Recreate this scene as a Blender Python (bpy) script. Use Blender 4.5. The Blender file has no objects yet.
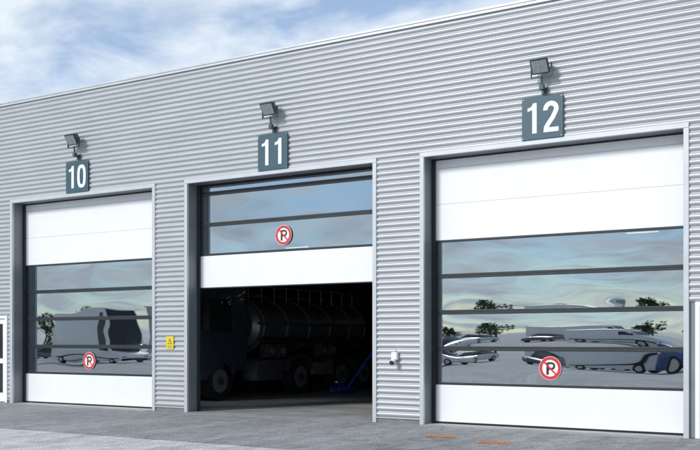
import bpy, bmesh, math, random
from mathutils import Vector, Matrix
random.seed(7)
S=bpy.context.scene
S.view_settings.view_transform='Standard'
S.view_settings.look='None'
S.view_settings.exposure=0

# ---------------------------------------------------------------- materials
def mat(name,col,rough=.5,metal=0,var=0.0,vscale=3.0,bump=0.0,bscale=40.0,stretch=(1,1,1),spec=.5,coat=0):
    m=bpy.data.materials.new(name); m.use_nodes=True
    nt=m.node_tree; N=nt.nodes; L=nt.links
    b=N['Principled BSDF']
    b.inputs['Base Color'].default_value=(*col,1)
    b.inputs['Roughness'].default_value=rough
    b.inputs['Metallic'].default_value=metal
    b.inputs['Specular IOR Level'].default_value=spec
    b.inputs['Coat Weight'].default_value=coat
    tc=N.new('ShaderNodeTexCoord'); mp=N.new('ShaderNodeMapping')
    mp.inputs['Scale'].default_value=stretch
    L.new(tc.outputs['Object'],mp.inputs['Vector'])
    if var>0:
        n=N.new('ShaderNodeTexNoise'); n.inputs['Scale'].default_value=vscale; n.inputs['Detail'].default_value=7
        n.inputs['Roughness'].default_value=.62
        L.new(mp.outputs[0],n.inputs['Vector'])
        r=N.new('ShaderNodeValToRGB')
        r.color_ramp.elements[0].position=.3; r.color_ramp.elements[1].position=.7
        r.color_ramp.elements[0].color=(*[c*(1-var) for c in col],1)
        r.color_ramp.elements[1].color=(*[min(1,c*(1+var)) for c in col],1)
        L.new(n.outputs['Fac'],r.inputs[0]); L.new(r.outputs[0],b.inputs['Base Color'])
        mr=N.new('ShaderNodeMapRange'); mr.inputs[3].default_value=max(.02,rough-.08); mr.inputs[4].default_value=min(1,rough+.08)
        L.new(n.outputs['Fac'],mr.inputs[0]); L.new(mr.outputs[0],b.inputs['Roughness'])
    if bump>0:
        n2=N.new('ShaderNodeTexNoise'); n2.inputs['Scale'].default_value=bscale; n2.inputs['Detail'].default_value=5
        L.new(mp.outputs[0],n2.inputs['Vector'])
        bp=N.new('ShaderNodeBump'); bp.inputs['Strength'].default_value=bump; bp.inputs['Distance'].default_value=.01
        L.new(n2.outputs['Fac'],bp.inputs['Height']); L.new(bp.outputs[0],b.inputs['Normal'])
    return m

def ground_mat(name,col,dark,crack=.5):
    m=bpy.data.materials.new(name); m.use_nodes=True
    nt=m.node_tree; N=nt.nodes; L=nt.links; b=N['Principled BSDF']
    tc=N.new('ShaderNodeTexCoord')
    def noise(sc,det=6,st=(1,1,1)):
        mp=N.new('ShaderNodeMapping'); mp.inputs['Scale'].default_value=st
        L.new(tc.outputs['Object'],mp.inputs[0])
        n=N.new('ShaderNodeTexNoise'); n.inputs['Scale'].default_value=sc; n.inputs['Detail'].default_value=det
        L.new(mp.outputs[0],n.inputs['Vector']); return n
    def ramp(src,a,b_,c0,c1):
        r=N.new('ShaderNodeValToRGB'); e=r.color_ramp.elements
        e[0].position=a; e[1].position=b_; e[0].color=(*c0,1); e[1].color=(*c1,1)
        L.new(src,r.inputs[0]); return r
    def mul(a,c,f=1):
        x=N.new('ShaderNodeMix'); x.data_type='RGBA'; x.blend_type='MULTIPLY'; x.inputs[0].default_value=f
        L.new(a,x.inputs[6]); L.new(c,x.inputs[7]); return x.outputs[2]
    base=ramp(noise(.35,8).outputs[0],.35,.68,dark,col)
    fine=ramp(noise(38,4).outputs[0],.35,.62,(.5,.5,.5),(1.3,1.3,1.3))
    mid=ramp(noise(6,6,(1,.45,1)).outputs[0],.3,.6,(.78,.78,.78),(1.1,1.1,1.1))
    o=mul(base.outputs[0],fine.outputs[0]); o=mul(o,mid.outputs[0])
    streak=ramp(noise(1.6,5,(1.4,.12,1)).outputs[0],.42,.6,(.78,.78,.79),(1.05,1.05,1.05))
    o=mul(o,streak.outputs[0],.7)
    v=N.new('ShaderNodeTexVoronoi'); v.feature='DISTANCE_TO_EDGE'; v.inputs['Scale'].default_value=.5
    nd=noise(1.5,6); ad=N.new('ShaderNodeMix'); ad.data_type='VECTOR'; ad.inputs[0].default_value=.35
    L.new(tc.outputs['Object'],ad.inputs[4]); L.new(nd.outputs['Color'],ad.inputs[5]); L.new(ad.outputs[1],v.inputs['Vector'])
    ck=ramp(v.outputs[0],.0,.012,(.45,.45,.45),(1,1,1))
    o=mul(o,ck.outputs[0],crack)
    L.new(o,b.inputs['Base Color']); b.inputs['Roughness'].default_value=.85
    bp=N.new('ShaderNodeBump'); bp.inputs['Strength'].default_value=.5; bp.inputs['Distance'].default_value=.01
    L.new(noise(70,4).outputs[0],bp.inputs['Height']); L.new(bp.outputs[0],b.inputs['Normal'])
    return m

M={}
M['clad']=mat('silver_cladding',(.43,.445,.46),.40,.2,var=.05,vscale=.8,stretch=(1,1,3))
M['trim']=mat('light_metal_trim',(.52,.54,.555),.38,.2,var=.05,vscale=2)
M['reveal']=mat('reveal_metal',(.20,.225,.24),.45,.2,var=.12,vscale=2)
M['white']=mat('white_door_panel',(.79,.80,.80),.42,0,var=.03,vscale=1.2,stretch=(1,1,.5))
M['rail']=mat('dark_anodised_rail',(.02,.026,.03),.4,.1,var=.1)
M['rubber']=mat('rubber',(.015,.015,.016),.7)
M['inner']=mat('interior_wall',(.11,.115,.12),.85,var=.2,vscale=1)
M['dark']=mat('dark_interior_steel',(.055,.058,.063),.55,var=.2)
M['floor']=mat('workshop_concrete_floor',(.40,.40,.39),.42,var=.3,vscale=.9,bump=.1)
M['plinth']=mat('concrete_plinth',(.2,.2,.195),.85,var=.25,vscale=3,bump=.3)
M['thresh']=mat('threshold_concrete',(.30,.30,.292),.8,var=.25,vscale=2.5,bump=.3)
M['slate']=mat('slate_sign_paint',(.028,.078,.105),.45,var=.06)
M['signwhite']=mat('sign_white',(.82,.83,.83),.45,var=.02)
M['red']=mat('sign_red',(.62,.025,.03),.4,var=.05)
M['black']=mat('sign_black',(.015,.015,.015),.45)
M['yellow']=mat('sign_yellow',(.75,.58,.02),.45,var=.05)
M['lamp']=mat('floodlight_housing',(.045,.075,.08),.45,.3,var=.1)
M['lampglass']=mat('floodlight_glass',(.30,.34,.34),.12,.5,var=.2,vscale=20)
M['blk']=mat('tyre',(.02,.02,.02),.8,var=.1)
M['truckpaint']=mat('truck_paint',(.04,.055,.085),.3,0,coat=.4,var=.1)
M['steel']=mat('tank_steel',(.18,.19,.21),.35,.6,var=.25,vscale=2)
M['hub']=mat('dull_hub',(.36,.36,.37),.4,.6)
M['chrome']=mat('wheel_hub',(.5,.5,.5),.3,.9)
M['blue']=mat('tool_blue',(.03,.10,.65),.35,var=.05)
M['tail']=mat('tail_red',(.5,.01,.015),.25)
M['carw']=mat('van_white',(.8,.8,.8),.25,coat=.5,var=.02)
M['carr']=mat('car_red',(.30,.03,.03),.25,coat=.7,var=.03)
M['carg']=mat('car_grey',(.13,.14,.16),.25,.4,coat=.7,var=.03)
M['carb']=mat('car_blue',(.03,.08,.22),.25,.3,coat=.7,var=.03)
M['cwin']=mat('vehicle_glass',(.02,.025,.03),.06)
M['bark']=mat('bark',(.09,.06,.04),.9,var=.3)
M['leaf']=mat('leaf',(.055,.09,.03),.7,var=.5,vscale=.6)
M['orange']=mat('orange_spray_paint',(.75,.25,.02),.7,var=.3,vscale=25)
M['asphalt']=ground_mat('dark_asphalt',(.36,.36,.362),(.275,.277,.28))
M['yard']=ground_mat('pale_yard_surface',(.62,.62,.615),(.52,.52,.52),.4)

# glass: tinted acrylic
g=bpy.data.materials.new('tinted_acrylic'); g.use_nodes=True
nt=g.node_tree; N=nt.nodes; L=nt.links; N.remove(N['Principled BSDF'])
out=N['Material Output']
gl=N.new('ShaderNodeBsdfGlossy'); gl.inputs['Roughness'].default_value=.012; gl.inputs['Color'].default_value=(.86,.94,1,1)
tr=N.new('ShaderNodeBsdfTransparent'); tr.inputs['Color'].default_value=(.34,.39,.42,1)
fr=N.new('ShaderNodeLayerWeight'); fr.inputs['Blend'].default_value=.3
mr=N.new('ShaderNodeMapRange'); mr.inputs[3].default_value=.40; mr.inputs[4].default_value=.95
L.new(fr.outputs['Fresnel'],mr.inputs[0])
mx=N.new('ShaderNodeMixShader'); L.new(mr.outputs[0],mx.inputs[0]); L.new(tr.outputs[0],mx.inputs[1]); L.new(gl.outputs[0],mx.inputs[2])
L.new(mx.outputs[0],out.inputs['Surface']); M['glass']=g

e=bpy.data.materials.new('fluorescent_tube'); e.use_nodes=True
b=e.node_tree.nodes['Principled BSDF']; b.inputs['Emission Color'].default_value=(1,.98,.92,1); b.inputs['Emission Strength'].default_value=2.2
try: e.cycles.emission_sampling='NONE'
except Exception: pass
M['tube']=e

# ---------------------------------------------------------------- helpers
def empty(name,loc=(0,0,0)):
    o=bpy.data.objects.new(name,None); o.location=loc; S.collection.objects.link(o); return o
def mesh(name,verts,faces,mats,parent=None,smooth=False,mi=None):
    me=bpy.data.meshes.new(name); me.from_pydata([tuple(v) for v in verts],[],faces)
    if not isinstance(mats,(list,tuple)): mats=[mats]
    for m in mats: me.materials.append(m)
    if mi: 
        for p,i in zip(me.polygons,mi): p.material_index=i
    if smooth:
        for p in me.polygons: p.use_smooth=True
    me.update()
    o=bpy.data.objects.new(name,me); S.collection.objects.link(o)
    if parent: o.parent=parent
    return o
class B:
    """accumulate geometry with several materials"""
    def __init__(s): s.v=[];s.f=[];s.m=[];s.mats=[]
    def mi(s,m):
        if m not in s.mats: s.mats.append(m)
        return s.mats.index(m)
    def box(s,x0,x1,y0,y1,z0,z1,m,bev=0):
        bm=bmesh.new(); bmesh.ops.create_cube(bm,size=1)
        for v in bm.verts:
            v.co=Vector(((x0+x1)/2+v.co.x*(x1-x0),(y0+y1)/2+v.co.y*(y1-y0),(z0+z1)/2+v.co.z*(z1-z0)))
        if bev: bmesh.ops.bevel(bm,geom=bm.edges[:],offset=bev,segments=2,affect='EDGES',profile=.5)
        s.addbm(bm,m)
    def addbm(s,bm,m,mt=None):
        k=s.mi(m); o=len(s.v); bm.verts.ensure_lookup_table(); bm.verts.index_update()
        for v in bm.verts: s.v.append((mt@v.co) if mt else v.co.copy())
        for f in bm.faces: s.f.append([o+v.index for v in f.verts]); s.m.append(k)
        bm.free()
    def cyl(s,p0,p1,r,m,seg=20,r2=None):
        p0=Vector(p0);p1=Vector(p1);d=p1-p0
        bm=bmesh.new(); bmesh.ops.create_cone(bm,cap_ends=True,segments=seg,radius1=r,radius2=r if r2 is None else r2,depth=d.length)
        mt=Matrix.Translation((p0+p1)/2)@d.to_track_quat('Z','Y').to_matrix().to_4x4()
        s.addbm(bm,m,mt)
    def prof(s,pts,axis,a0,a1,m,bev=0.03,taper=None):
        bm=bmesh.new()
        def P(p,a): return Vector((a,p[0],p[1])) if axis=='x' else Vector((p[0],a,p[1]))
        A=[bm.verts.new(P(p,a0)) for p in pts]; C=[bm.verts.new(P(p,a1)) for p in pts]
        n=len(pts)
        bm.faces.new(A); bm.faces.new(C[::-1])
        for i in range(n): bm.faces.new((A[i],C[i],C[(i+1)%n],A[(i+1)%n]))
        bmesh.ops.recalc_face_normals(bm,faces=bm.faces[:])
        if taper: 
            for v in bm.verts: taper(v.co)
        if bev: bmesh.ops.bevel(bm,geom=bm.edges[:],offset=bev,segments=2,affect='EDGES',profile=.5)
        s.addbm(bm,m)
    def poly(s,pts,y,m):
        k=s.mi(m); o=len(s.v)
        for p in pts: s.v.append(Vector((p[0],y,p[1])))
        s.f.append(list(range(o,o+len(pts)))); s.m.append(k)
    def ring(s,cx,cz,r0,r1,y,m,n=48,ax=1,az=1,pw=1.0,ax0=None,az0=None):
        k=s.mi(m); o=len(s.v)
        for i in range(n):
            t=2*math.pi*i/n; c,sn=math.cos(t),math.sin(t)
            cc=math.copysign(abs(c)**pw,c); ss=math.copysign(abs(sn)**pw,sn)
            s.v.append(Vector((cx+cc*(ax0 if ax0 else r0*ax),y,cz+ss*(az0 if az0 else r0*az))))
            s.v.append(Vector((cx+cc*r1*ax,y,cz+ss*r1*az)))
        for i in range(n):
            j=(i+1)%n; s.f.append([o+2*i,o+2*i+1,o+2*j+1,o+2*j]); s.m.append(k)
    def ribbon(s,pts,w,y,m):
        k=s.mi(m); o=len(s.v); pts=[Vector(p) for p in pts]; n=len(pts)
        for i in range(n):
            a=(pts[i]-pts[i-1]).normalized() if i else (pts[1]-pts[0]).normalized()
            c=(pts[i+1]-pts[i]).normalized() if i<n-1 else a
            t=(a+c).normalized(); nn=Vector((-t.y,t.x)); sc=w/2/max(.4,nn.dot(Vector((-a.y,a.x))))
            for q in (pts[i]+nn*sc,pts[i]-nn*sc): s.v.append(Vector((q.x,y,q.y)))
        for i in range(n-1): s.f.append([o+2*i,o+2*i+1,o+2*i+3,o+2*i+2]); s.m.append(k)
    def obj(s,name,parent=None,smooth=False,off=None):
        v=[p-Vector(off) for p in s.v] if off else s.v
        o=mesh(name,v,s.f,s.mats,parent,smooth,s.m)
        if off: o.location=off
        if smooth:
            try: o.data.set_sharp_from_angle(angle=math.radians(35))
            except Exception: pass
        return o

# ---------------------------------------------------------------- building
BLD=empty('workshop_building')
OPEN=[(-19.66,-15.02),(-14.00,-9.375),(-8.28,-3.65)]   # bay openings
OH=4.92; ROOF=7.40; T=.085
XL,XR=-34.0,8.0
PIT=.108; AMP=.036
def corr(name,x0,x1,z0,z1):
    n=max(2,int((z1-z0)/PIT*12)); vs=[];fs=[]
    xs=[x0]; 
    while xs[-1]+2.5<x1: xs.append(xs[-1]+2.5)
    xs.append(x1); C=len(xs)
    for i in range(n+1):
        z=z0+(z1-z0)*i/n
        y=-.012-AMP*abs(math.sin(math.pi*z/PIT))**.9
        for k,x in enumerate(xs):
            vs.append((x,y,z))
    for i in range(n):
        for k in range(C-1):
            a=i*C+k; fs.append((a,a+1,a+1+C,a+C))
    return mesh(name,vs,fs,M['clad'],BLD,True)
PD_L=(-20.84,-19.86); PD_R=(-3.47,-2.49); PDH=2.16
corr('cladding_upper',XL,XR,OH+T,ROOF)
def pier(x0,x1): return corr('cladding_pier',x0,x1,.10,OH+T)
pier(XL,PD_L[0]); 
corr('cladding_over_door',PD_L[0],OPEN[0][0]-T,PDH,OH+T)
corr('cladding_pier',PD_L[1],OPEN[0][0]-T,.10,PDH)
pier(OPEN[0][1]+T,OPEN[1][0]-T); pier(OPEN[1][1]+T,OPEN[2][0]-T)
corr('cladding_over_door',OPEN[2][1]+T,PD_R[1],PDH,OH+T)
pier(PD_R[1],XR)
# structural wall behind
w=B()
for a,c in ((XL,PD_L[0]),(PD_L[1],OPEN[0][0]),(OPEN[0][1],OPEN[1][0]),(OPEN[1][1],OPEN[2][0]),(OPEN[2][1],PD_R[0]),(PD_R[1],XR)):
    w.box(a,c,0,.29,0,OH,M['reveal'])
w.box(PD_L[0],PD_L[1],0,.29,PDH,OH,M['reveal']); w.box(PD_R[0],PD_R[1],0,.29,PDH,OH,M['reveal'])
w.box(XL,XR,0,.29,OH,ROOF-.02,M['reveal'])
w.obj('front_wall',BLD)
# interior shell
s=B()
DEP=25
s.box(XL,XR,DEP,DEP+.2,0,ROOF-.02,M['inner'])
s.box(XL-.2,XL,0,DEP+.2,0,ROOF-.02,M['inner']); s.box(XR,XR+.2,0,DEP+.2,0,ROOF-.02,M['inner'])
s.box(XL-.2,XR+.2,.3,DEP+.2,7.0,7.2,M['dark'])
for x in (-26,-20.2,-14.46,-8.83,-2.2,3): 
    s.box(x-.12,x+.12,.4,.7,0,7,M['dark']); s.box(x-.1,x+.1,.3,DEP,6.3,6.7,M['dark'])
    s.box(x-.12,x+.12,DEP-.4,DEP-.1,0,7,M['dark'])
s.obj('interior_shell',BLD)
f=B(); f.box(XL,XR,.0,DEP,-.2,.012,M['floor']); f.obj('workshop_floor',BLD)
t=B()
t.box(XL-.26,XR+.26,-.075,.30,ROOF-.002,ROOF+.05,M['trim'],.008)
t.box(XL-.24,XR+.24,-.062,-.05,ROOF-.05,ROOF-.004,M['trim'])
t.obj('roof_edge_flashing',BLD)
t=B()
for a,c in OPEN:
    t.box(a-T,a,-.062,.012,.0,OH,M['trim'],.006)
    t.box(c,c+T,-.062,.012,.0,OH,M['trim'],.006)
    t.box(a-T,c+T,-.064,.010,OH,OH+T,M['trim'],.006)
t.obj('opening_trim',BLD)
t=B()
for a,c in ((XL,PD_L[0]),(PD_L[1],OPEN[0][0]-T),(OPEN[0][1]+T,OPEN[1][0]-T),(OPEN[1][1]+T,OPEN[2][0]-T),(PD_R[1],XR)):
    t.box(a,c,-.03,-.002,-.05,.098,M['plinth']); t.box(a,c,-.055,-.034,.09,.112,M['trim'])
t.obj('plinth',BLD)

# ---- overhead doors
def pane(name,x0,x1,z0,z1,sag,seed,par):
    rnd=random.Random(seed); nx,nz=72,18; vs=[];fs=[]
    ph=[(rnd.uniform(.5,2.0),rnd.uniform(0,6.3),rnd.uniform(-1.5,1.5),rnd.uniform(.4,1)) for _ in range(4)]
    for j in range(nz+1):
        v=j/nz
        for i in range(nx+1):
            u=i/nx; X=x0+(x1-x0)*u
            b=(1-(2*v-1)**2)*(1-abs(2*u-1)**5)
            w=sum(a*math.sin(f*X*1.3+k*v*2+p) for f,p,k,a in ph)*.0007
            w2=.0003*math.sin(X*3.1+seed)*math.sin(v*6.3+X*.8)
            vs.append((X,.322+sag*b+w*b+w2*b,z0+(z1-z0)*v))
    for j in range(nz):
        for i in range(nx):
            a=j*(nx+1)+i; fs.append((a,a+1,a+nx+2,a+nx+1))
    return mesh(name,vs,fs,M['glass'],par,True)
def sec_door(k,x0,x1,lift):
    D=empty('sectional_door'); D.parent=BLD
    h=.669; base=.722
    xa,xb=x0-.04,x1+.04
    def zvis(z): return z<OH+.15
    w=B(); w.box(xa,xb,.30,.345,lift+.035,lift+base-.004,M['white'],.004)
    w.box(xa,xb,.302,.34,lift+.014,lift+.036,M['rubber'])
    r=B()
    z=lift+base
    for i in range(4):
        if not zvis(z): break
        z1=z+h
        r.box(xa,xb,.297,.34,z+.001,z+.044,M['rail'],.004)
        r.box(xa,xb,.297,.34,z1-.040,z1-.001,M['rail'],.004)
        r.box(xa,x0+.11,.2995,.338,z+.0485,z1-.0445,M['rail'])
        r.box(x1-.07,xb,.2995,.338,z+.0485,z1-.0445,M['rail'])
        sg=[[-.0015,.0010,-.0012,.001],[.001,.001,.001,.001],[-.0008,-.0030,-.0020,-.0010]][k][i]
        pane('acrylic_pane',x0+.10,x1-.06,z+.045,z1-.042,sg,k*10+i,D)
        z=z1
    while zvis(z):
        w.box(xa,xb,.30,.345,z+.0015,z+h*1.0-.0015,M['white'],.004); z+=h
    w.obj('white_panels',D); r.obj('window_rails',D)
    q=B()
    q.box(x0+.004,x0+.075,.255,.296,.012,OH-.004,M['rail'],.004); q.box(x1-.03,x1-.004,.255,.296,.012,OH-.004,M['rail'],.004)
    q.box(x0+.08,x1-.065,.275,.294,OH-.025,OH-.004,M['rubber'])
    q.box(x0-.12,x0-.05,.36,.42,.012,5.4,M['trim']); q.box(x1+.05,x1+.12,.36,.42,.012,5.4,M['trim'])
    q.obj('door_guides',D)
for k,((a,c),l) in enumerate(zip(OPEN,(0.012,2.66,0.012))): sec_door(k,a,c,l)
th=B()
for a,c in OPEN: th.box(a,c,-.28,.0,-.1,.010,M['thresh'])
th.obj('door_thresholds',BLD)

# ---- personnel doors
def pdoor(x0,x1,hinge):
    D=empty('personnel_door'); D.parent=BLD
    d=B(); F=M['signwhite']
    d.box(x0,x0+.07,-.06,.1,0.0,PDH,F,.004); d.box(x1-.07,x1,-.06,.1,0.0,PDH,F,.004); d.box(x0+.07,x1-.07,-.06,.1,PDH-.07,PDH,F,.004)
    a,c=x0+.078,x1-.078
    d.box(a,a+.12,-.02,.05,.03,PDH-.078,F,.004); d.box(c-.12,c,-.02,.05,.03,PDH-.078,F,.004)
    for z0,z1 in ((.03,.25),(.98,1.1),(PDH-.2,PDH-.078)): d.box(a+.12,c-.12,-.02,.05,z0,z1,F,.004)
    hx=c-.06 if hinge else a+.06
    d.box(hx-.015,hx+.015,-.035,-.02,.95,1.2,M['rail']); d.cyl((hx,-.035,1.08),(hx,-.075,1.08),.01,M['chrome']); d.cyl((hx,-.075,1.08),(hx+(-.12 if hinge else .12),-.075,1.08),.01,M['chrome'])
    d.box(x0,x1,-.1,.29,-.1,.014,M['thresh'])
    d.obj('door_leaf_and_frame',D)
    g=B(); g.box(a+.12,c-.12,.01,.02,.25,.98,M['cwin']); g.box(a+.12,c-.12,.01,.02,1.1,PDH-.2,M['cwin']); g.obj('door_glazing',D)
pdoor(*PD_L,False); pdoor(*PD_R,True)

# ---- fluorescent tubes
tb=B()
for x,y in ((-10.4,18),(-12.2,18),(-8.0,15),(-10.0,21),(-24.5,19)):
    tb.box(x-.6,x+.6,y-.02,y+.02,5.6,5.64,M['tube']); tb.box(x-.63,x+.63,y-.06,y+.06,5.645,5.70,M['dark'])
tb.obj('fluorescent_lights',BLD)
def shelf(x,y,n=0):
    s=B(); r=random.Random(int(x*10+y))
    for dx in (0,2.4): 
        for dy in (0,.6): s.box(x+dx-.03,x+dx+.03,y+dy-.03,y+dy+.03,.012,2.4,M['blue'] if n else M['dark'])
    for z in (.4,1.0,1.6,2.2):
        s.box(x,x+2.4,y+.02,y+.58,z,z+.04,M['hub'])
        xx=x+.1
        while xx<x+2.1:
            wd=r.uniform(.15,.4); s.box(xx,xx+wd,y+.08,y+.5,z+.042,z+r.uniform(.15,.45),M[r.choice(['red','yellow','dark','trim','white','blue'])],.01); xx+=wd+r.uniform(.03,.2)
    s.obj('storage_shelf')
shelf(-22,23.5); shelf(-18.5,23.6,1); shelf(-14,23.6); shelf(-10,23.6,1)
# wheeled tool cabinet and oil drums behind the tanker
b=B(); x,y=-15.5,12.3
b.box(x-.35,x+.35,y-.25,y+.25,.16,1.05,M['red'],.015); b.box(x-.37,x+.37,y-.27,y+.27,1.053,1.09,M['dark'],.01)
for i in range(5): b.box(x-.31,x+.31,y-.268,y-.252,.2+i*.165,.345+i*.165,M['red'],.004); b.cyl((x-.2,y-.285,.30+i*.165),(x+.2,y-.285,.30+i*.165),.01,M['chrome'],8)
for sx in (-.28,.28):
    for sy in (-.18,.18): b.cyl((x+sx-.02,y+sy,.072),(x+sx+.02,y+sy,.072),.06,M['blk'],14); b.box(x+sx-.03,x+sx+.03,y+sy-.02,y+sy+.02,.1,.165,M['hub'])
b.obj('tool_cabinet',smooth=True,off=(x,y,.5))
for x,y in ((-14.6,12.6),(-14.0,12.2)):
    b=B(); b.cyl((x,y,.013),(x,y,.89),.285,M['blue'],28)
    for z in (.02,.3,.6,.87): b.cyl((x,y,z),(x,y,z+.025),.297,M['blue'],28)
    b.cyl((x+.15,y,.89),(x+.15,y,.92),.035,M['chrome'],12); b.obj('oil_drum',smooth=True,off=(x,y,.4))

# ---------------------------------------------------------------- signs
def digit(b,ch,cx,cz,y,m):
    H=.52;w=.080
    if ch=='1':
        x=cx+.03
        b.poly([(x-w/2,cz-H/2),(x+w/2,cz-H/2),(x+w/2,cz+H/2),(x-w/2+.012,cz+H/2),(x-w/2,cz+H/2-.04)],y,m)
        b.poly([(x-w/2+.001,cz+H/2-.035),(x-w/2+.001,cz+H/2-.115),(x-.125,cz+H/2-.135),(x-.125,cz+H/2-.078),(x-.07,cz+H/2-.066)],y,m)
    if ch=='0':
        b.ring(cx,cz,1,1,y,m,ax=.14,az=H/2+.006,pw=.72,ax0=.060,az0=H/2-.070)
    if ch=='2':
        pts=[]
        for i in range(0,19):
            a=math.radians(190-i*(220/18)); pts.append((cx+.096*math.cos(a),cz+H/2-.131+.094*math.sin(a)))
        pts+= [(cx+.03,cz-.02),(cx-.04,cz-.11),(cx-.085,cz-H/2+.075),(cx-.09,cz-H/2+.06)]
        b.ribbon(pts,w,y,m)
        b.poly([(cx-.132,cz-H/2),(cx+.136,cz-H/2),(cx+.136,cz-H/2+.076),(cx-.125,cz-H/2+.076)],y-.0005,m)
for (a,c),tx in zip(OPEN,('10','11','12')):
    cx=(a+c)/2-.02; b=B()
    b.box(cx-.37,cx+.37,-.085,-.065,5.0,5.73,M['slate'],.006)
    b.box(cx-.3,cx-.26,-.066,-.02,5.05,5.68,M['trim']); b.box(cx+.26,cx+.3,-.066,-.02,5.05,5.68,M['trim'])
    digit(b,tx[0],cx-.17,5.365,-.088,M['signwhite']); digit(b,tx[1],cx+.155,5.365,-.088,M['signwhite'])
    for sx in (-.34,.34):
        for sz in (5.03,5.70): b.cyl((cx+sx,-.085,sz),(cx+sx,-.09,sz),.008,M['chrome'],8)
    b.obj('number_sign',off=(cx,-.07,5.36))
    l=2.66 if tx=='11' else .012
    pz=l+.722+.335; px=cx+.0; y=.293; b=B()
    b.ring(px,pz,.001,.205,y,M['signwhite'])
    b.ring(px,pz,.145,.198,y-.003,M['red'])
    b.ribbon([(px-.045,pz-.115),(px-.045,pz+.10)],.045,y-.003,M['black'])
    pp=[(px-.03,pz+.088)]+[(px+.025+.05*math.cos(math.radians(90-i*18)),pz+.038+.05*math.sin(math.radians(90-i*18))) for i in range(11)]+[(px-.03,pz-.012)]
    b.ribbon(pp,.036,y-.0035,M['black'])
    b.ribbon([(px-.112,pz+.112),(px+.112,pz-.112)],.030,y-.006,M['red'])
    b.obj('no_parking_sign',off=(px,y,pz))
    # floodlight, tilted down toward the apron
    F=B(); lx=cx+.03
    F.box(lx-.05,lx+.05,-.075,-.045,5.76,5.88,M['lamp'],.005)
    F.cyl((lx,-.07,5.83),(lx,-.17,5.85),.022,M['lamp'],12); F.cyl((lx,-.17,5.83),(lx,-.20,6.05),.018,M['lamp'],12)
    F.box(lx-.04,lx+.04,-.21,-.13,5.81,5.90,M['lamp'],.01)
    F.box(lx-.185,lx-.173,-.23,-.19,6.03,6.24,M['lamp']); F.box(lx+.173,lx+.185,-.23,-.19,6.03,6.24,M['lamp']); F.box(lx-.185,lx+.185,-.23,-.19,6.02,6.03,M['lamp'])
    R=Matrix.Translation((lx,-.23,6.22))@Matrix.Rotation(math.radians(32),4,'X')
    bm=bmesh.new(); bmesh.ops.create_cube(bm,size=1)
    for v in bm.verts:
        k=1 if v.co.y<0 else .68
        v.co=Vector((v.co.x*.33*k,v.co.y*.15,v.co.z*.27*k))
    bmesh.ops.bevel(bm,geom=bm.edges[:],offset=.012,segments=2,affect='EDGES'); F.addbm(bm,M['lamp'],R)
    for q in range(-3,4):
        bm=bmesh.new(); bmesh.ops.create_cube(bm,size=1)
        for v in bm.verts: v.co=Vector((v.co.x*.006+q*.03,v.co.y*.04+.09,v.co.z*.16))
        F.addbm(bm,M['lamp'],R)
    bm=bmesh.new(); bmesh.ops.create_cube(bm,size=1)
    for v in bm.verts: v.co=Vector((v.co.x*.27,v.co.y*.006-.078,v.co.z*.21))
    F.addbm(bm,M['lampglass'],R)
    F.obj('wall_floodlight',off=(lx,-.05,5.8))

b=B(); b.box(-14.60,-14.39,-.062,-.052,1.36,1.64,M['yellow'],.003)
b.poly([(-14.56,1.47),(-14.43,1.47),(-14.495,1.60)],-.064,M['black']); b.poly([(-14.54,1.482),(-14.45,1.482),(-14.495,1.577)],-.0655,M['yellow'])
b.ribbon([(-14.495,1.55),(-14.495,1.505)],.012,-.067,M['black'])
b.box(-14.57,-14.42,-.0645,-.0622,1.425,1.433,M['black']); b.box(-14.57,-14.44,-.0645,-.0622,1.40,1.408,M['black'])
b.obj('warning_sign',off=(-14.5,-.055,1.5))
b=B(); b.box(-8.93,-8.81,-.13,-.046,1.19,1.33,M['signwhite'],.012); b.cyl((-8.87,-.11,1.2),(-8.87,-.20,1.14),.042,M['signwhite'],18); b.cyl((-8.87,-.20,1.14),(-8.87,-.215,1.13),.047,M['lamp'],18)
b.cyl((-8.87,-.06,1.33),(-8.87,-.06,1.37),.012,M['trim'],10)
b.obj('power_socket',off=(-8.87,-.05,1.26))

# ---------------------------------------------------------------- vehicles
def wheel(b,x,y,r,w,side):
    b.cyl((x-w/2,y,r+.012),(x+w/2,y,r+.012),r,M['blk'],32)
    b.cyl((x+side*(w/2-.01),y,r+.012),(x+side*(w/2+.012),y,r+.012),r*.6,M['hub'],24)
    b.cyl((x+side*(w/2+.01),y,r+.012),(x+side*(w/2+.05),y,r+.012),r*.22,M['dark'],16)
b=B(); xr=-15.95; xl=-18.4; xm=(xr+xl)/2
cab=[(2.5,.55),(2.45,1.6),(2.7,2.85),(3.1,3.05),(4.5,3.05),(4.55,.9),(4.1,.9),(4.0,.55)]
b.prof(cab,'x',xl,xr,M['truckpaint'],.06)
b.box(xr-.002,xr+.012,2.95,3.85,1.75,2.6,M['cwin'],.004); 
b.prof([(2.44,1.72),(2.40,1.74),(2.60,2.62),(2.66,2.62)],'x',xl+.15,xr-.15,M['cwin'],.005)
b.box(xl+.1,xr-.1,2.36,2.52,.45,.85,M['dark'],.03)
b.box(xl+.3,xr-.3,2.42,2.49,.95,1.5,M['hub'],.01)
for hx in (xl+.3,xr-.3): b.box(hx-.2,hx+.2,2.33,2.40,.58,.76,M['lampglass'],.02)
b.box(xr+.1,xr+.3,2.6,2.72,1.8,2.5,M['rubber'],.03); b.cyl((xr,2.7,2.45),(xr+.2,2.66,2.45),.02,M['rubber'],8)
b.box(xl+.4,xr-.4,4.5,11.2,.75,1.05,M['dark'])
bm=bmesh.new(); nseg=36; rings=[(5.0,.86),(5.12,1.0),(10.7,1.0),(10.85,.86)]
rr=[[bm.verts.new(Vector((xm+1.2*k*math.cos(2*math.pi*i/nseg),yy,1.95+.80*k*math.sin(2*math.pi*i/nseg)))) for i in range(nseg)] for yy,k in rings]
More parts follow.
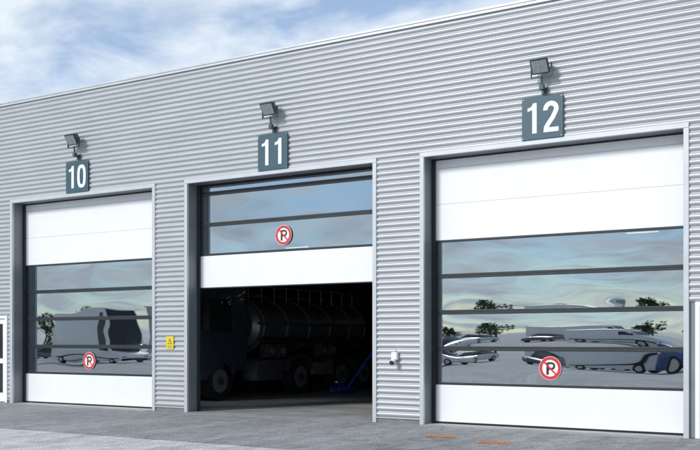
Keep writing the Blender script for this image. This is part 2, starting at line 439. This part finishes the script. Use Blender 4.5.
for q in range(3):
    for i in range(nseg): bm.faces.new((rr[q][i],rr[q][(i+1)%nseg],rr[q+1][(i+1)%nseg],rr[q+1][i]))
bm.faces.new(rr[0][::-1]); bm.faces.new(rr[-1]); b.addbm(bm,M['steel'])
for yy in (5.5,6.6,7.7,8.8,9.9,10.5):
    b.cyl((xm,yy,2.74),(xm,yy,2.86),.25,M['steel'],20)
b.box(xm-.5,xm+.5,5.2,10.6,2.75,2.79,M['dark'])
# tank saddle bands, side rail, hose racks and lockers: the busy flank of a tanker
for yy in (5.3,6.4,7.5,8.6,9.7,10.6):
    n=24
    for i in range(n):
        a0=math.radians(-60+i*150/n); a1=math.radians(-60+(i+1)*150/n)
        b.cyl((xm+1.215*math.cos(a0),yy,1.95+.815*math.sin(a0)),(xm+1.215*math.cos(a1),yy,1.95+.815*math.sin(a1)),.022,M['hub'],6)
b.box(xr-.03,xr+.04,5.0,10.8,1.98,2.05,M['dark'])
b.cyl((xr+.02,5.1,1.55),(xr+.02,10.7,1.55),.07,M['rubber'],12)
for yy in (5.6,6.1,8.2,8.7): b.box(xr-.25,xr+.03,yy-.2,yy+.2,1.08,1.45,M['dark'],.02); b.cyl((xr+.03,yy,1.26),(xr+.07,yy,1.26),.09,M['hub'],14)
for yy in [5.2+i*.6 for i in range(10)]: b.cyl((xr-.5,yy,2.6),(xr-.5,yy,3.05),.015,M['hub'],8)
b.cyl((xr-.5,5.2,3.05),(xr-.5,10.6,3.05),.015,M['hub'],8)
for yy,side in ((3.4,1),(7.0,1),(9.2,1),(10.5,1)):
    wheel(b,xr-.15,yy,.5,.3,1); wheel(b,xl+.15,yy,.5,.3,-1)
    b.prof([(yy-.62,.7),(yy-.5,1.02),(yy-.2,1.14),(yy+.2,1.14),(yy+.5,1.02),(yy+.62,.7),(yy+.58,.7),(yy+.47,.98),(yy+.18,1.1),(yy-.18,1.1),(yy-.47,.98),(yy-.58,.7)],'x',xr-.4,xr+.03,M['dark'],0)
b.box(xr-.55,xr-.03,5.0,6.2,.45,1.0,M['steel'],.03)
b.box(xr-.06,xr+.02,7.6,8.7,.55,.9,M['hub'],.01)
b.box(xr-.3,xr+.01,2.55,2.6,.6,.66,M['tail'])
b.obj('tanker_truck',smooth=True,off=(xm,6.5,0))

b=B(); jx,jy=-15.1,7.9
b.box(jx-.16,jx-.12,jy-.4,jy+.4,.05,.2,M['blue'],.01); b.box(jx+.12,jx+.16,jy-.4,jy+.4,.05,.2,M['blue'],.01)
for yy in (jy-.36,jy+.36):
    for xx in (jx-.2,jx+.2): b.cyl((xx-.03,yy,.075),(xx+.03,yy,.075),.062,M['blk'],16)
    b.cyl((jx-.2,yy,.075),(jx+.2,yy,.075),.02,M['chrome'],8)
b.cyl((jx,jy+.3,.15),(jx,jy-.3,.34),.04,M['blue'],10); b.cyl((jx,jy-.3,.33),(jx,jy-.3,.38),.07,M['chrome'],16)
b.cyl((jx,jy+.3,.18),(jx+.55,jy+1.0,1.35),.035,M['blue'],10); b.cyl((jx+.4,jy+1.1,1.33),(jx+.7,jy+.9,1.37),.025,M['blue'],10)
b.obj('trolley_jack',smooth=True,off=(jx,jy,.1))

def van(name,x,y,rot,L_=6.0,H=2.6,W=2.0,col='carw'):
    b=B(); h=L_/2
    b.prof([(-h,.28),(-h,H-.1),(-h+.1,H),(h-1.9,H),(h-1.1,1.45),(h-.15,1.15),(h,.9),(h,.28)],'y',-W/2,W/2,M[col],.06)
    for sd in (-1,1):
        yy=sd*W/2
        b.poly([(h-2.3,1.4),(h-1.35,1.4),(h-1.95,H-.35),(h-2.3,H-.35)],yy+sd*.006,M['cwin'])
        b.box(-h+.3,h-.2,min(yy,yy+sd*.02),max(yy,yy+sd*.02),.62,.72,M['rubber'])
        for xx in (-h+1.0,h-1.0):
            b.cyl((xx,yy-sd*.2,.36),(xx,yy+sd*.03,.36),.34,M['blk'],24); b.cyl((xx,yy+sd*.02,.36),(xx,yy+sd*.04,.36),.2,M['chrome'],16)
        b.box(h-1.55,h-1.4,min(yy,yy+sd*.18),max(yy,yy+sd*.18),1.4,1.65,M['rubber'])
        b.box(h-.12,h+.01,yy*.78-.16,yy*.78+.16,.72,.9,M['lampglass'],.02)
    b.prof([(h-1.88,H-.12),(h-1.12,1.5),(h-1.09,1.5),(h-1.83,H-.1)],'y',-W/2+.12,W/2-.12,M['cwin'],0)
    b.box(h-.05,h+.03,-W/2+.1,W/2-.1,.3,.6,M['rubber'],.02)
    o=b.obj(name,smooth=True); o.location=(x,y,0); o.rotation_euler=(0,0,rot); return o
def car(name,x,y,rot,col):
    b=B(); W=1.78
    b.prof([(-2.15,.25),(-2.2,.75),(-2.1,.98),(-.9,1.02),(.75,.98),(1.95,.82),(2.2,.6),(2.15,.25)],'y',-W/2,W/2,M[col],.06)
    def tp(c):
        if c.z>1.2: c.y*=.78
    b.prof([(-1.85,.97),(-1.25,1.42),(.1,1.45),(.98,.97)],'y',-W/2+.06,W/2-.06,M['cwin'],.03,tp)
    b.prof([(-1.2,1.425),(.05,1.455),(.1,1.475),(-1.2,1.46)],'y',-W/2*.76,W/2*.76,M[col],.01)
    for sd in (-1,1):
        yy=sd*W/2
        for xx in (-1.35,1.35):
            b.cyl((xx,yy-sd*.2,.32),(xx,yy+sd*.02,.32),.31,M['blk'],24); b.cyl((xx,yy+sd*.015,.32),(xx,yy+sd*.03,.32),.2,M['chrome'],16)
        b.box(2.05,2.17,yy*.8-.15,yy*.8+.15,.6,.72,M['lampglass'],.02); b.box(-2.2,-2.1,yy*.8-.15,yy*.8+.15,.7,.85,M['tail'],.02)
    o=b.obj(name,smooth=True); o.location=(x,y,0); o.rotation_euler=(0,0,rot); return o
van('parked_box_truck',-45.5,-27,.2,7.5,3.2,2.3); van('parked_van',-34,-31,2.6,5.2,2.3); van('parked_van',-56,-36,-.2)
cols=['carw','carg','carg','carb','carw','carg','carw','carb','carw']
for i in range(15): car('parked_car',-74+i*5.2+random.uniform(-.3,.3),-42+random.uniform(-.4,.4),math.pi/2+random.uniform(-.05,.05),cols[i%9])
van('parked_van',-15.5,-36,.15,5.6,2.3); car('parked_car',-25,-33,.3,'carw')
car('parked_car',-10.5,-34,3.3,'carb')
van('parked_van',4,-46,1.5); van('parked_box_truck',-24,-56,.02,9,3.4,2.4)
b=B(); r=random.Random(3)
for i in range(60):
    x=-190+i*5+r.uniform(-2,2); y=-105-r.uniform(0,25); hh=r.uniform(4,7.5)
    b.cyl((x,y,0),(x+r.uniform(-.4,.4),y,hh*.75),.22,M['bark'],7,.06)
    for q in range(3):
        a=r.uniform(0,6.3); b.cyl((x,y,hh*(.35+.12*q)),(x+math.cos(a)*hh*.22,y+math.sin(a)*hh*.22,hh*(.6+.1*q)),.08,M['bark'],5,.02)
    k=b.mi(M['leaf'])
    cl=[(r.uniform(-.35,.35)*hh,r.uniform(-.3,.3)*hh,hh*r.uniform(.3,.95),hh*r.uniform(.12,.24)) for _ in range(9)]
    for q in range(420):
        cx,cy,cz,cr=r.choice(cl); d=Vector((r.gauss(0,1),r.gauss(0,1),r.gauss(0,1))).normalized()*cr*r.uniform(.4,1.05)
        c=Vector((x+cx,y+cy,cz))+d; s_=r.uniform(.18,.4)
        u=Vector((r.gauss(0,1),r.gauss(0,1),r.gauss(0,1))).normalized(); v=u.orthogonal().normalized()
        o=len(b.v); b.v+= [c-u*s_,c-v*s_*.6,c+u*s_,c+v*s_*.6]; b.f.append([o,o+1,o+2,o+3]); b.m.append(k)
b.obj('distant_trees')
b=B(); b.box(-75,-52,-75,-62,0,5,M['clad']); b.box(-75.2,-51.8,-75.2,-61.8,5,5.3,M['trim']); b.box(-18,10,-86,-74,0,4,M['plinth']); b.box(-18.2,10.2,-86.2,-73.8,4,4.3,M['trim'])
for i in range(5): b.box(-73+i*4.4,-70+i*4.4,-61.99,-61.9,0,3.6,M['white'])
for i in range(6): b.box(-16+i*4.4,-13.4+i*4.4,-73.99,-73.9,1,2.6,M['cwin'])
b.obj('distant_warehouse')

# ---------------------------------------------------------------- ground
def sheet(name,x0,x1,y0,y1,z,m,nx=1,ny=1,jit=0):
    vs=[];fs=[]; r=random.Random(5)
    for j in range(ny+1):
        for i in range(nx+1):
            y=y0+(y1-y0)*j/ny+(r.uniform(-jit,jit) if j==0 else 0)
            vs.append((x0+(x1-x0)*i/nx,y,z))
    for j in range(ny):
        for i in range(nx): a=j*(nx+1)+i; fs.append((a,a+1,a+nx+2,a+nx+1))
    return mesh(name,vs,fs,m)
sheet('ground',-900,900,-900,900,0,M['yard'])
sheet('asphalt_strip',-60,40,-4.6,.1,.004,M['asphalt'],400,1,.02)
r=random.Random(11)
def paint(name,cx,cy,rx,ry,n):
    vs=[];fs=[]
    for i in range(n):
        a=r.uniform(0,6.3); q=r.uniform(0,1)**.7; x=cx+math.cos(a)*q*rx; y=cy+math.sin(a)*q*ry; s_=r.uniform(.01,.026); o=len(vs)
        for t_ in range(7): vs.append((x+s_*1.6*math.cos(t_*.9)*r.uniform(.6,1.2),y+s_*math.sin(t_*.9)*r.uniform(.6,1.2),.0085+i*.00002))
        fs.append(list(range(o,o+7)))
    mesh(name,vs,fs,M['orange'])
paint('orange_paint_mark',-7.0,-1.9,.28,.2,100); paint('orange_paint_mark',-5.9,-2.3,.32,.24,110)

# ---------------------------------------------------------------- sky & sun
el=math.radians(31); sd=Vector((-.42,-1,0)).normalized()
W=bpy.data.worlds.new('World'); S.world=W; W.use_nodes=True
nt=W.node_tree; N=nt.nodes; L=nt.links; bg=N['Background']
sky=N.new('ShaderNodeTexSky'); sky.sky_type='NISHITA'; sky.sun_disc=False; sky.sun_elevation=el; sky.sun_rotation=math.atan2(sd.x,sd.y)
sky.dust_density=.1; sky.ozone_density=2.0
tint=N.new('ShaderNodeMix'); tint.data_type='RGBA'; tint.blend_type='MULTIPLY'; tint.inputs[0].default_value=1; tint.inputs[7].default_value=(.84,.95,1.05,1)
L.new(sky.outputs[0],tint.inputs[6]); L.new(tint.outputs[2],bg.inputs[0]); bg.inputs[1].default_value=.15
tc=N.new('ShaderNodeTexCoord'); sp=N.new('ShaderNodeSeparateXYZ'); L.new(tc.outputs['Generated'],sp.inputs[0])
mxz=N.new('ShaderNodeMath'); mxz.operation='MAXIMUM'; mxz.inputs[1].default_value=0; L.new(sp.outputs[2],mxz.inputs[0])
ad=N.new('ShaderNodeMath'); ad.operation='ADD'; ad.inputs[1].default_value=.22; L.new(mxz.outputs[0],ad.inputs[0])
dv=N.new('ShaderNodeVectorMath'); dv.operation='DIVIDE'; cb=N.new('ShaderNodeCombineXYZ')
for i in range(3): L.new(ad.outputs[0],cb.inputs[i])
L.new(tc.outputs['Generated'],dv.inputs[0]); L.new(cb.outputs[0],dv.inputs[1])
n=N.new('ShaderNodeTexNoise'); n.inputs['Scale'].default_value=3.2; n.inputs['Detail'].default_value=9; n.inputs['Roughness'].default_value=.54; n.inputs['Distortion'].default_value=.3
L.new(dv.outputs[0],n.inputs['Vector'])
rp=N.new('ShaderNodeValToRGB'); rp.color_ramp.elements[0].position=.38; rp.color_ramp.elements[1].position=.60
rp.color_ramp.elements[0].color=(.22,.22,.22,1); L.new(n.outputs[0],rp.inputs[0])
n2=N.new('ShaderNodeTexNoise'); n2.inputs['Scale'].default_value=4; n2.inputs['Detail'].default_value=6; L.new(dv.outputs[0],n2.inputs['Vector'])
rc=N.new('ShaderNodeValToRGB'); rc.color_ramp.elements[0].position=.35; rc.color_ramp.elements[1].position=.6
rc.color_ramp.elements[0].color=(.64,.73,.84,1); rc.color_ramp.elements[1].color=(.88,.93,.98,1); L.new(n2.outputs[0],rc.inputs[0])
b2=N.new('ShaderNodeBackground'); L.new(rc.outputs[0],b2.inputs[0]); b2.inputs[1].default_value=1.1
mx=N.new('ShaderNodeMixShader'); L.new(rp.outputs[0],mx.inputs[0]); L.new(bg.outputs[0],mx.inputs[1]); L.new(b2.outputs[0],mx.inputs[2])
L.new(mx.outputs[0],N['World Output'].inputs[0])
sl=bpy.data.lights.new('sun','SUN'); sl.energy=2.7; sl.angle=math.radians(12); sl.color=(1,.98,.95)
so=bpy.data.objects.new('sun',sl); S.collection.objects.link(so)
d=Vector((sd.x*math.cos(el),sd.y*math.cos(el),math.sin(el))); so.rotation_euler=(-d).to_track_quat('-Z','Y').to_euler(); so.location=d*60

# ---------------------------------------------------------------- camera
cd=bpy.data.cameras.new('camera'); co=bpy.data.objects.new('camera',cd); S.collection.objects.link(co)
co.location=(0,-15.9,1.559); co.rotation_euler=(math.radians(90),0,math.radians(31.94))
cd.sensor_width=36; cd.lens=49.886; cd.shift_y=115/700; cd.clip_end=3000; cd.clip_start=.1
S.camera=co
